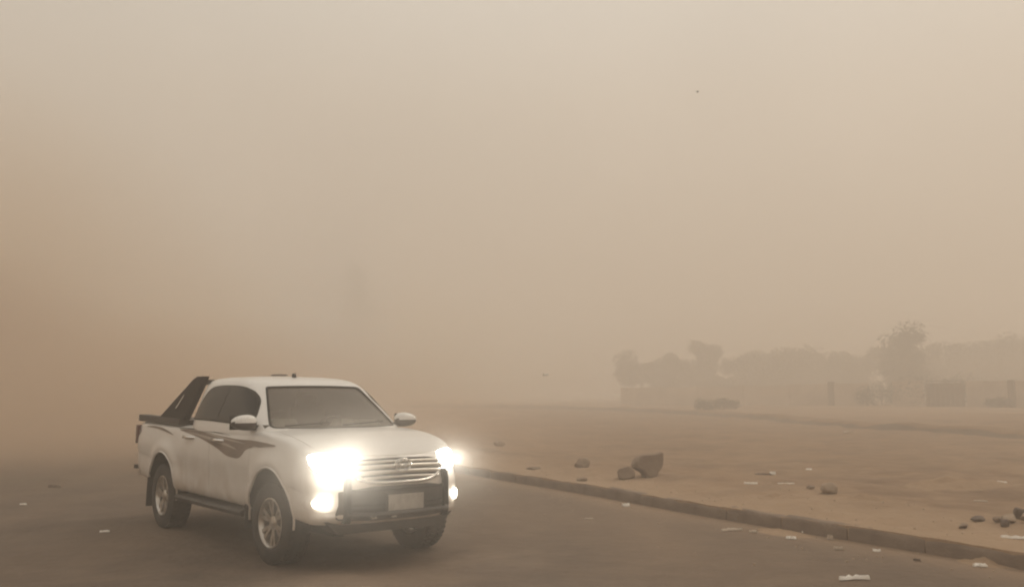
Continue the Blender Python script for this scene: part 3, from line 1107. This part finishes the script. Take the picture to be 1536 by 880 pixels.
# ================================================================== stones, litter, rubble
def rock_mesh(name, size, seed, material, facets=True, sub=3):
    bm = bmesh.new()
    bmesh.ops.create_icosphere(bm, subdivisions=sub, radius=1)
    rnd = random.Random(seed)
    planes = [(Vector((rnd.uniform(-1, 1), rnd.uniform(-1, 1), rnd.uniform(-.4, 1))).normalized(), rnd.uniform(.55, .85)) for _ in range(9)]
    for v_ in bm.verts:
        p = v_.co
        for n_, d_ in planes:
            e = p.dot(n_) - d_
            if e > 0: p = p - n_ * e
        p = p * (1 + .10 * fbm(p.x * 2, p.y * 2, p.z * 2 + seed))
        v_.co = Vector((p.x * size[0], p.y * size[1], p.z * size[2]))
    return bm_obj(name, bm, material, None, 32)


def rock(x, y, size, seed, material, label, rz=0, ry=0, sink=.25, name='rock', cat='rock', group=None):
    o = rock_mesh(name, size, seed, material)
    o.location = (x, y, gz(x, y) + size[2] * (1 - sink))
    o.rotation_euler = (0, ry, rz)
    tag(o, label, cat, group)
    return o


# dark pair on the verge: an upright slab and a smaller block
def slab(x, y, poly, thick, rz, label, seed, material):
    cx = sum(p[0] for p in poly) / len(poly); cz = sum(p[1] for p in poly) / len(poly)
    bm = bmesh.new()
    mb = MB()
    n = len(poly)
    rows = [(-1, .86), (-.8, 1.0), (-.2, 1.03), (.4, 1.01), (.8, .95), (1, .78)]
    for t, k in rows:
        for px_, pz_ in poly:
            j = .03 * fbm(px_ * 6, pz_ * 6, t * 2 + seed)
            mb.v.append(Vector((cx + (px_ - cx) * (k + j), t * thick / 2 + .02 * fbm(px_ * 8, pz_ * 8, seed), cz + (pz_ - cz) * (k + j))))
    for i in range(len(rows) - 1):
        for k in range(n):
            mb.f.append((i * n + k, i * n + (k + 1) % n, (i + 1) * n + (k + 1) % n, (i + 1) * n + k))
    mb.f.append(tuple(range(n))); mb.f.append(tuple(range((len(rows) - 1) * n, len(rows) * n)))
    o = mb.build('rock', material, None, 30)
    o.location = (x, y, gz(x, y) - .03); o.rotation_euler = (R(-8), 0, rz)
    return tag(o, label, 'rock')


slab(2.36, 16.5, chaikin([(-.05, 0), (.12, 0), (.15, .10), (.25, .19), (.265, .30), (.285, .43), (.24, .455), (.19, .425), (.02, .41), (-.14, .405), (-.22, .35), (-.27, .22), (-.17, .15), (-.10, .12)], 1, True), .30, R(12), 'larger dark brown slab of rock standing tilted on the sandy verge', 3, M['rock'])
slab(1.99, 16.35, chaikin([(-.13, 0), (.10, .02), (.14, .12), (.06, .24), (-.06, .22), (-.17, .18), (-.16, .06)], 1, True), .22, R(-10), 'smaller dark rock leaning against the left foot of the tilted slab', 5, M['rock'])
rock(1.35, 18.3, (.17, .13, .13), 11, M['prock'], 'pale sandy lump of rock left of the dark rock pair', .4, sink=.35)
rock(1.19, 16.26, (.11, .07, .045), 12, M['rock'], 'small flat dark stone close to the kerb left of the dark rocks')
rock(.41, 18.22, (.16, .07, .03), 13, M['rock'], 'thin dark stone on the verge beside the far kerb')
rock(-.38, 27.1, (.19, .16, .12), 14, M['prock'], 'faint brown stone on the sand right behind the truck')
rock(4.50, 13.4, (.155, .11, .085), 15, M['prock'], 'pale rounded stone alone on the sand behind the kerb', .3, sink=.2)
rock(4.49, 14.29, (.07, .05, .035), 16, M['rock'], 'tiny dark pebble left of the pale rounded stone')
# rubble heap at the right edge
for j, (x, y, sz, mt, lb) in enumerate((
        (5.20, 10.62, (.10, .07, .03), 'dlitter', 'flat dark stone at the left end of the rubble heap'),
        (5.33, 10.45, (.07, .05, .035), 'rock', 'small dark stone on top of the rubble heap'),
        (5.42, 10.40, (.14, .09, .055), 'prock', 'pale broken chunk in the rubble heap'),
        (5.27, 10.20, (.055, .05, .05), 'dlitter', 'round black stone in front of the pale rubble chunk'),
        (5.74, 10.72, (.085, .07, .08), 'dlitter', 'upright dark brick piece at the picture edge behind the rubble'),
        (5.66, 10.30, (.20, .12, .06), 'prock', 'broad sandy chunk at the right end of the rubble heap'),
        (4.86, 10.25, (.10, .06, .025), 'rock', 'flat brown stone between kerb and rubble heap'))):
    rock(x, y, sz, 40 + j, M[mt], lb, j * .7, sink=.15, group='rubble heap by the kerb')
rng = random.Random(5)
gb = MB()
for k in range(500):
    dd = abs(rng.gauss(0, 1.6)) + .2
    yy = rng.uniform(8, 34)
    xx = kx(yy) + dd
    s_ = rng.uniform(.006, .018)
    gb.box((xx, yy, ground_z(xx, yy) + s_ * .3), (s_ * 1.6, s_, s_), Matrix.Rotation(rng.uniform(0, 3), 3, 'Z') @ Matrix.Rotation(rng.uniform(-.5, .5), 3, 'X'), .7)
for k in range(200):
    yy = rng.uniform(7.5, 24)
    xx = kx(yy) - abs(rng.gauss(0, .9)) - .05
    s_ = rng.uniform(.006, .018)
    gb.box((xx, yy, s_ * .3), (s_ * 1.6, s_, s_), Matrix.Rotation(rng.uniform(0, 3), 3, 'Z'), .7)
go = gb.build('gravel', M['grit']); tag(go, 'loose pebbles and grit scattered along the kerb', 'gravel', kind='stuff')
# sand heap spilling over the kerb
def heap(x, y, sx, sy, h, label, rz):
    vs, fs = [], []
    n = 22
    for i in range(n + 1):
        for j in range(n + 1):
            u, w_ = i / n * 2 - 1, j / n * 2 - 1
            r = min(1, math.hypot(u, w_))
            z = h * (math.cos(math.pi * r) * .5 + .5) * (1 + .8 * fbm(u * 2.5, w_ * 2.5, x)) - .01
            vs.append((u * sx, w_ * sy, z))
    for i in range(n):
        for j in range(n):
            a = i * (n + 1) + j
            fs.append((a, a + n + 1, a + n + 2, a + 1))
    o = mesh_obj('sand_drift', vs, fs, M['sand'], smooth=60)
    at_ = o.data.attributes.new('dust', 'FLOAT', 'POINT'); at_.data.foreach_set('value', [.55] * len(vs))
    o.location = (x, y, 0); o.rotation_euler = (0, 0, rz)
    return tag(o, label, 'sand drift')


heap(kx(9.15) + .0, 9.15, .26, .40, .055, 'small heap of sand spilling over the kerb near the right edge', R(28))
heap(kx(11.1) - .25, 11.15, .40, .62, .035, 'flat drift of sand in the gutter under the white scraps', R(28))


hp = heap(7.2, 15.2, 1.3, .5, .15, 'long low hump of sand rising on the open lot at right', R(6)); hp.location.z = gz(7.2, 15.2) - .02
hp = heap(3.7, 13.3, .32, .2, .06, 'low crumbling hump of sand just below the white flat scrap', .4); hp.location.z = gz(3.7, 13.3) - .01
hp = heap(4.6, 12.4, .5, .3, .07, 'low hump of sand just behind the kerb below the pale stone', R(-30)); hp.location.z = gz(4.6, 12.4) - .01


def scrap(x, y, l, w_, h, seed, material, label, rz, name='litter_scrap', cat='litter', onroad=True, group=None):
    """a crumpled piece of paper or plastic lying on the ground"""
    rnd = random.Random(seed)
    n, k = 9, 4
    vs, fs = [], []
    for i in range(n):
        t = i / (n - 1) - .5
        wd = w_ * (.65 + .35 * math.cos(t * 2.2)) * rnd.uniform(.45, 1.3)
        lift = h * (.35 + .65 * abs(math.sin(i * 1.3 + seed)))
        for j in range(k):
            u = j / (k - 1) - .5
            vs.append((t * l, u * wd + .45 * w_ * math.sin(t * 4.5 + seed), lift * (1 - 3.2 * u * u) + .004 * rnd.random()))
    for i in range(n - 1):
        for j in range(k - 1):
            a = i * k + j
            fs.append((a, a + k, a + k + 1, a + 1))
    b = len(vs)
    vs += [(p[0], p[1], -.003 if abs(p[2]) < .03 else p[2] * .25 - .003) for p in vs]
    fs += [tuple(q + b for q in f)[::-1] for f in fs]
    for i in range(n - 1):
        fs.append((i * k, b + i * k, b + (i + 1) * k, (i + 1) * k)); fs.append((i * k + k - 1, (i + 1) * k + k - 1, b + (i + 1) * k + k - 1, b + i * k + k - 1))
    fs.append((0, 1, 2, 3, b + 3, b + 2, b + 1, b)); e = (n - 1) * k
    fs.append((e + 3, e + 2, e + 1, e, b + e, b + e + 1, b + e + 2, b + e + 3))
    o = mesh_obj(name, vs, fs, material, smooth=50)
    o.location = (x, y, gz(x, y) + .008); o.rotation_euler = (0, 0, rz)
    return tag(o, label, cat, group)


LW, LB, LD = M['litter'], M['litter2'], M['dlitter']
G1 = 'scraps of litter lying on the road'
G2 = 'scraps of litter lying on the sand'
for a in (
    (2.99, 8.39, .27, .055, .035, 1, LW, 'long white crumpled strip nearest the camera on the road', .05),
    (4.40, 9.00, .115, .045, .03, 2, LW, 'white scrap at the kerb foot by the sand heap', -.1),
    (3.12, 10.68, .095, .05, .03, 3, LW, 'white scrap with dark underside midway along the gutter', .1),
    (3.42, 11.14, .05, .03, .02, 4, LW, 'tiny white fleck just behind the gutter scrap with dark underside', .3),
    (1.65, 13.73, .11, .06, .045, 5, LW, 'white crumpled scrap on the road in front of the dark rocks', .3),
    (2.70, 12.49, .07, .04, .02, 6, LW, 'white fleck touching the kerb face above the sand drift', 0),
    (2.60, 11.30, .26, .07, .03, 7, LB, 'beige torn sheet lying on the gutter sand', .1),
    (2.83, 11.15, .10, .05, .025, 8, LB, 'small beige piece at the right end of the torn sheet', -.5),
    (3.54, 10.62, .05, .04, .06, 9, LB, 'upright beige scrap close under the kerb', .2),
    (3.41, 9.97, .07, .05, .03, 10, LB, 'beige crumpled ball shape on the road right of the gutter scraps', .2),
    (3.76, 9.84, .075, .04, .025, 11, LW, 'pale scrap on the road below the bright kerb stones', -.1),
    (1.00, 12.36, .11, .03, .008, 12, LB, 'faint flat scrap on the road left of the crumpled one', 0),
    (-4.78, 11.19, .10, .04, .02, 13, LW, 'white flat scrap on the road left of the truck rear wheel', 0),
    (-7.14, 13.89, .09, .035, .02, 14, LW, 'tiny white scrap at the far left edge of the road', .1),
    (-7.91, 16.41, .21, .06, .05, 15, LD, 'dark reddish scrap on the road far left of the truck', .1),
    (3.94, 9.30, .05, .04, .02, 16, LD, 'small dark lump on the road near the right corner', .1),
): scrap(*a, group=G1)
for a in (
    (4.53, 17.1, .30, .06, .03, 21, LD, 'dark strip lying on the sand behind the white scraps', .0),
    (4.72, 17.15, .09, .06, .06, 22, LW, 'white fleck at the right end of the dark strip', .2),
    (3.78, 15.0, .20, .05, .03, 23, LW, 'white flat scrap leftmost of the pair on the sand', -.1),
    (4.34, 15.0, .26, .02, .012, 24, LW, 'thin white string on the sand between scrap and stone', .0),
    (5.71, 18.22, .12, .05, .03, 25, LW, 'small pale scrap out on the open sand', -.1),
    (12.36, 34.7, .36, .12, .07, 26, LB, 'faint pale scrap far out on the sand near the bank', -.1),
    (8.20, 15.9, .17, .05, .035, 27, LW, 'white scrap on the sand at the far right edge', -.3),
    (6.52, 13.23, .16, .07, .02, 28, LB, 'faint beige sheet on the sand below the long clod', 0.),
    (5.12, 9.60, .36, .055, .03, 29, LW, 'long pale stick of litter in front of the rubble heap', -.1),
): scrap(*a, group=G2)

# low dark shrub in front of the wall
def leaf_cloud(mb, c, rad, n, size, rnd, squash=.75):
    for _ in range(n):
        d_ = Vector((rnd.gauss(0, 1), rnd.gauss(0, 1), rnd.gauss(0, 1))).normalized() * (rnd.random() ** .45)
        p = Vector(c) + Vector((d_.x * rad, d_.y * rad, d_.z * rad * squash))
        a = Vector((rnd.gauss(0, 1), rnd.gauss(0, 1), rnd.gauss(0, 1))).normalized()
        b = a.orthogonal().normalized()
        s_ = size * rnd.uniform(.5, 1.2)
        i = len(mb.v)
        mb.v += [p - a * s_, p + b * s_ * .45, p + a * s_, p - b * s_ * .45]
        mb.f.append((i, i + 1, i + 2, i + 3))


def fast_build(mb, name, material, parent=None):
    return mesh_obj(name, mb.v, mb.f, material, parent)


def tree(x, y, h, cw_, seed, label, shape='round', material='leaf', group='trees behind the boundary wall', base=.0):
    rnd = random.Random(seed)
    z0 = gz(x, y) - .1
    t = empty('tree', (x, y, z0))
    tag(t, label, 'tree', group)
    tr = MB()
    lean = rnd.uniform(-.06, .06) * h
    th = h * (.16 if base == 0 else base)
    tr.tube([(0, 0, 0), (lean * .3, 0, th * .5), (lean * .6, .1, th), (lean, 0, h * .8)], [.035 * h, .026 * h, .02 * h, .006 * h], 8)
    crown = MB()
    nb = 9 if shape != 'tall' else 12
    for k in range(nb):
        a = rnd.uniform(0, 6.283)
        f = (k + .5) / nb
        if shape == 'tall': rr = cw_ * .5 * (.45 + .6 * math.sin(min(1, f * 1.15 + .12) * 3.0)) * rnd.uniform(.3, .8); zz = th * .8 + (h - th * .8) * f
        elif shape == 'spread': rr = cw_ * .5 * rnd.uniform(.3, 1.0); zz = h * rnd.uniform(.55, .9)
        else: q_ = rnd.uniform(.12, .84); rr = cw_ * .5 * rnd.uniform(.15, .9) * math.sqrt(max(.05, 1 - q_ * q_)); zz = th * .9 + (h - th) * q_
        c = Vector((lean + math.cos(a) * rr, math.sin(a) * rr, zz))
        tr.tube([(lean * .6, .05, max(th * .7, zz * .55)), c * .5 + Vector((lean * .3, 0, zz * .45)) * .5 + Vector((0, 0, zz * .2)), c], [.012 * h, .008 * h, .003 * h], 5)
        cr_ = (h - th) * rnd.uniform(.16, .28) if shape != 'tall' else cw_ * rnd.uniform(.22, .36)
        for q in range(4):
            o_ = Vector((rnd.gauss(0, .5), rnd.gauss(0, .5), rnd.gauss(0, .4))) * cr_
            leaf_cloud(crown, c + o_, cr_ * rnd.uniform(.8, 1.3), 150, .27, rnd)
    fast_build(tr, 'trunk', M['bark'], t)
    fast_build(crown, 'crown', M[material], t)
    return t


def shrub(x, y, w_, h, seed, label, material='leaf2', n=700, group=None):
    rnd = random.Random(seed)
    e = empty('shrub', (x, y, gz(x, y) - .03)); tag(e, label, 'shrub', group)
    mb = MB(); st = MB()
    for k in range(9):
        u = rnd.uniform(-.5, .5)
        c = (u * w_, rnd.uniform(-.25, .25) * w_, h * rnd.uniform(.25, .62) * (1 - abs(u) * .8))
        st.tube([(u * w_ * .3, 0, 0), c], [.03, .01], 5)
        leaf_cloud(mb, c, h * .42, n // 9, .10, rnd, .8)
    fast_build(mb, 'foliage', M[material], e); fast_build(st, 'stem', M['bark'], e)
    return e


shrub(15.6, 72, 2.7, 1.25, 71, 'low dark shrub mound alone on the bare ground before the wall', 'leaf2', 1600)

# ================================================================== boundary wall with pillars and gate
def on_line(u, d0, u0=1536, d1=94, u1=930):
    """point on the wall line for a picture column: depth varies linearly in inverse distance"""
    t = (u - u1) / (u0 - u1)
    inv = (1 - t) / d1 + t / d0
    yv = 1 / inv
    return Vector(((u - 768) / 1408 * yv, yv, 0))


WL = lambda u: on_line(u, 68)
wall = empty('boundary_wall', (*WL(1400).xy, 0)); tag(wall, 'long pale plastered boundary wall with brown pillars in the haze', 'wall')
wo = Vector((*WL(1400).xy, 0))


def wall_piece(name, u0, u1, z1, thick, material, parent=wall, z0=-.2, dy=0.0, org=wo):
    a, b = WL(u0), WL(u1)
    d_ = (b - a); ln = d_.length; c = (a + b) / 2 - org
    zb = min(gz(a.x, a.y), gz(b.x, b.y)) + z0
    mb = MB()
    mb.box((c.x, c.y + dy, (zb + z1) / 2), (ln, thick, z1 - zb), Matrix.Rotation(math.atan2(d_.y, d_.x), 3, 'Z'))
    return mb.build(name, material, parent)


for u0, u1, z1 in ((932, 985, 2.1), (990, 1042, 2.1), (1047, 1110, 2.15), (1115, 1180, 2.2), (1185, 1244, 2.3), (1252, 1303, 2.35), (1340, 1386, 2.55), (1450, 1512, 2.45), (1524, 1600, 2.45), (1608, 1700, 2.45)):
    p_ = wall_piece('wall_panel', u0, u1, z1, .2, M['wall'])
    wall_piece('wall_coping', u0 - .4, u1 + .4, z1 + .09, .30, M['wall'], z0=z1 + .0 - min(gz(*WL(u0).xy), gz(*WL(u1).xy)))
for u in (987.5, 1044.5, 1112.5, 1182.5, 1247, 1518, 1604):
    pm_ = M['pillar'] if u > 1240 else M['wall']
    wall_piece('pillar', u - 3.6 * (1 if u < 1300 else 1.2), u + 3.6 * (1 if u < 1300 else 1.2), 2.6 if u > 1240 else 2.3, .42, pm_)
gate = empty('metal_gate', wo); tag(gate, 'dark closed gate between two wall sections under the tall tree', 'gate')
for j in range(8):
    wall_piece('board', 1389 + j * 7.3, 1389 + j * 7.3 + 6.7, 2.4, .06, M['gate'], parent=gate)
wall_piece('rail', 1389, 1447, 2.52, .12, M['gate'], parent=gate, z0=2.0)
shrub(*WL(1322).xy, 3.4, 2.3, 72, 'tall dusty bush filling the gap in the boundary wall', 'leaf', 1500)
shrub(WL(1480).x, WL(1480).y - 1.4, 2.0, 1.1, 73, 'low bush in front of the bright wall panel at right', 'leaf2', 900)
shrub(WL(1418).x, WL(1418).y + 1.5, 5.5, 3.9, 75, 'broad dark bush rising behind the gate', 'leaf', 2000)

# trees behind the wall
def at(u, d_): return ((u - 768) / 1408 * d_, d_)


TREES = [
    (1368, 73, 5.1, 2.5, 'tall', 'leaf', 'tallest narrow tree standing above the wall beside the gate'),
    (1405, 77, 5.0, 4.4, 'round', 'leaf', 'leafy tree just right of the tallest tree above the gate'),
    (1300, 79, 4.9, 4.6, 'round', 'leaf', 'rounded tree just left of the tallest tree'),
    (1258, 84, 4.4, 4.0, 'round', 'leaf2', 'low hazy tree behind the wall gap'),
    (1190, 84, 6.2, 5.2, 'round', 'leaf', 'broad hazy tree in the middle of the tree line'),
    (1150, 88, 5.6, 4.6, 'round', 'leaf', 'hazy tree left of the broad middle tree'),
    (1100, 92, 5.0, 4.6, 'round', 'leaf2', 'low pale tree between two taller hazy trees'),
    (1062, 90, 5.9, 4.4, 'round', 'leaf', 'taller hazy tree left of the middle of the tree line'),
    (1010, 94, 5.0, 4.6, 'round', 'leaf', 'hazy rounded tree near the left end of the wall'),
    (965, 97, 4.7, 4.6, 'spread', 'leaf', 'spreading hazy tree at the left end of the wall'),
    (1452, 78, 5.4, 5.4, 'round', 'leaf', 'wide tree above the bright wall panel'),
    (1500, 76, 5.8, 5.4, 'round', 'leaf', 'wide tree above the last pillar at right'),
    (1545, 78, 6.2, 5.6, 'round', 'leaf', 'tree cut by the right edge of the picture'),
]
for j, (u, d_, h, cw_, sh, mt, lb) in enumerate(TREES):
    k = 1.2 if u in (1368,) else 1.27
    x, y = at(u, d_ * k)
    tree(x, y, 1.1 + (h - 1.1) * k, cw_ * k * 1.2, 100 + j, lb, sh, mt)
xg, yg = at(527, 165)
tree(xg, yg, 23.0, 6.0, 300, 'very faint tall tree ghosting through the dust above the truck', 'tall', 'leaf', group=None, base=.5)

# a bird and a wind-blown scrap
bx = MB()
bx.tube([(-.05, 0, 0), (-.02, 0, .004), (.03, 0, .004), (.06, 0, 0)], [.006, .022, .024, .004], 8)
bird = bx.build('bird', M['bird'], None, 60)
wm = MB()
for s in (-1, 1):
    wm.add([(.03, s * .012, .01), (-.03, s * .012, .008), (-.045, s * .045, .012), (-.01, s * .055, .015), (.025, s * .035, .012)], [(0, 1, 2, 3, 4)])
wm.build('wing', M['bird'], bird)
a_ = (1046 - 768) / 1400
bird.location = (5.93, 29.0, 11.2); bird.rotation_euler = (0, .1, .9)
tag(bird, 'small dark bird high in the dusty sky', 'bird')
ps = scrap(.56, 15.2, .09, .06, .045, 61, M['litter'], 'tiny bright plastic scrap blowing in the air above the far sand', .4, 'plastic_scrap', 'plastic scrap')
ps.location.z = 1.62 + (590 - 564) / 1400 * 15.2

# ================================================================== dust in the air
def vol_mat(name, col, dens, g):
    m = bpy.data.materials.new(name); m.use_nodes = True
    t = m.node_tree; t.nodes.clear()
    o = t.nodes.new('ShaderNodeOutputMaterial'); p = t.nodes.new('ShaderNodeVolumePrincipled')
    p.inputs['Color'].default_value = (*col, 1); p.inputs['Density'].default_value = dens; p.inputs['Anisotropy'].default_value = g
    t.links.new(p.outputs[0], o.inputs['Volume'])
    return m


hz = MB(); hz.box((0, 190, 11.0), (1300, 500, 25.0))
haze = hz.build('haze', vol_mat('dust_haze', (.965, .905, .83), .0145, .35)); tag(haze, 'even pale brown airborne dust', 'haze', kind='stuff')


def cloud(name, loc, size, rz, dens, col, label, power=1.5, nscale=1.6, g=.3, steps=6):
    """a soft-edged puff: density falls off from the middle and is broken up by noise"""
    m = bpy.data.materials.new('dust_puff'); m.use_nodes = True
    t = m.node_tree; t.nodes.clear()
    N_, K = t.nodes.new, t.links.new
    o = N_('ShaderNodeOutputMaterial'); p = N_('ShaderNodeVolumePrincipled')
    p.inputs['Color'].default_value = (*col, 1); p.inputs['Anisotropy'].default_value = g
    co = N_('ShaderNodeTexCoord'); ln = N_('ShaderNodeVectorMath'); ln.operation = 'LENGTH'
    nz_ = N_('ShaderNodeTexNoise'); nz_.inputs['Scale'].default_value = nscale; nz_.inputs['Detail'].default_value = 3
    K(co.outputs['Object'], nz_.inputs['Vector']); K(co.outputs['Object'], ln.inputs[0])
    f = N_('ShaderNodeMath'); f.operation = 'SUBTRACT'; f.use_clamp = True; f.inputs[0].default_value = 1.0; K(ln.outputs['Value'], f.inputs[1])
    q = N_('ShaderNodeMath'); q.operation = 'POWER'; q.inputs[1].default_value = power; K(f.outputs[0], q.inputs[0])
    mr_ = N_('ShaderNodeMapRange'); mr_.inputs['From Min'].default_value = .3; mr_.inputs['From Max'].default_value = .7
    mr_.inputs['To Min'].default_value = .35 * dens; mr_.inputs['To Max'].default_value = 1.65 * dens
    K(nz_.outputs['Fac'], mr_.inputs['Value'])
    u = N_('ShaderNodeMath'); u.operation = 'MULTIPLY'; K(q.outputs[0], u.inputs[0]); K(mr_.outputs['Result'], u.inputs[1])
    K(u.outputs[0], p.inputs['Density']); K(p.outputs[0], o.inputs['Volume'])
    bm = bmesh.new(); bmesh.ops.create_icosphere(bm, subdivisions=4, radius=1.0)
    zlo = (.02 - loc[2]) / size[2]
    for v_ in bm.verts: v_.co.z = max(v_.co.z, zlo)
    ob = bm_obj(name, bm, m, None, 60)
    ob.location = loc; ob.scale = size; ob.rotation_euler = (0, 0, rz)
    return tag(ob, label, 'dust cloud', kind='stuff')


cloud('dust_cloud', (-38, 52, 0), (27, 20, 22), 0, .11, (.86, .70, .53), 'billowing tan dust bank rising on the left', .9, 1.4)
cloud('dust_cloud', (-29, 38, 0), (17, 12, 9.2), 0, .55, (.79, .62, .48), 'darker reddish core of the dust bank at the left edge', 1.25, 1.8)
cloud('dust_cloud', (-16, 27, 0), (19, 16, 4.5), 0, .22, (.84, .68, .53), 'low dust skimming over the road left of the truck', 1.2, 1.6)
cloud('dust_cloud', (-22, 108, 1), (36, 26, 15), 0, .085, (.93, .84, .71), 'low rolling dust hiding the far end of the road', .9, 2.0)
cloud('dust_cloud', (-8.2, 42, 4), (4.0, 5, 11), 0, .12, (.985, .965, .94), 'pale plume of dust rising behind the truck', 1.0, 1.2)
cloud('dust_cloud', (38, 84, 3), (44, 12, 7), 0, .05, (.93, .84, .72), 'thin dust drifting past the trees and the wall', .8, 2.4)


def tw(p):
    a = R(-51.54); return (-2.583 + math.cos(a) * p[0] - math.sin(a) * p[1], 10.889 + math.sin(a) * p[0] + math.cos(a) * p[1], p[2])
cloud('dust_puff', tw((2.15, -.25, .80)), (1.35, 1.8, .95), R(-51.54), .48, (.97, .93, .87), 'pale dust swirling round the lit front of the pickup, thickened for lamp halo', 1.6, 1.6, .45)  # denser dust added round the lamps so their light spreads into a halo
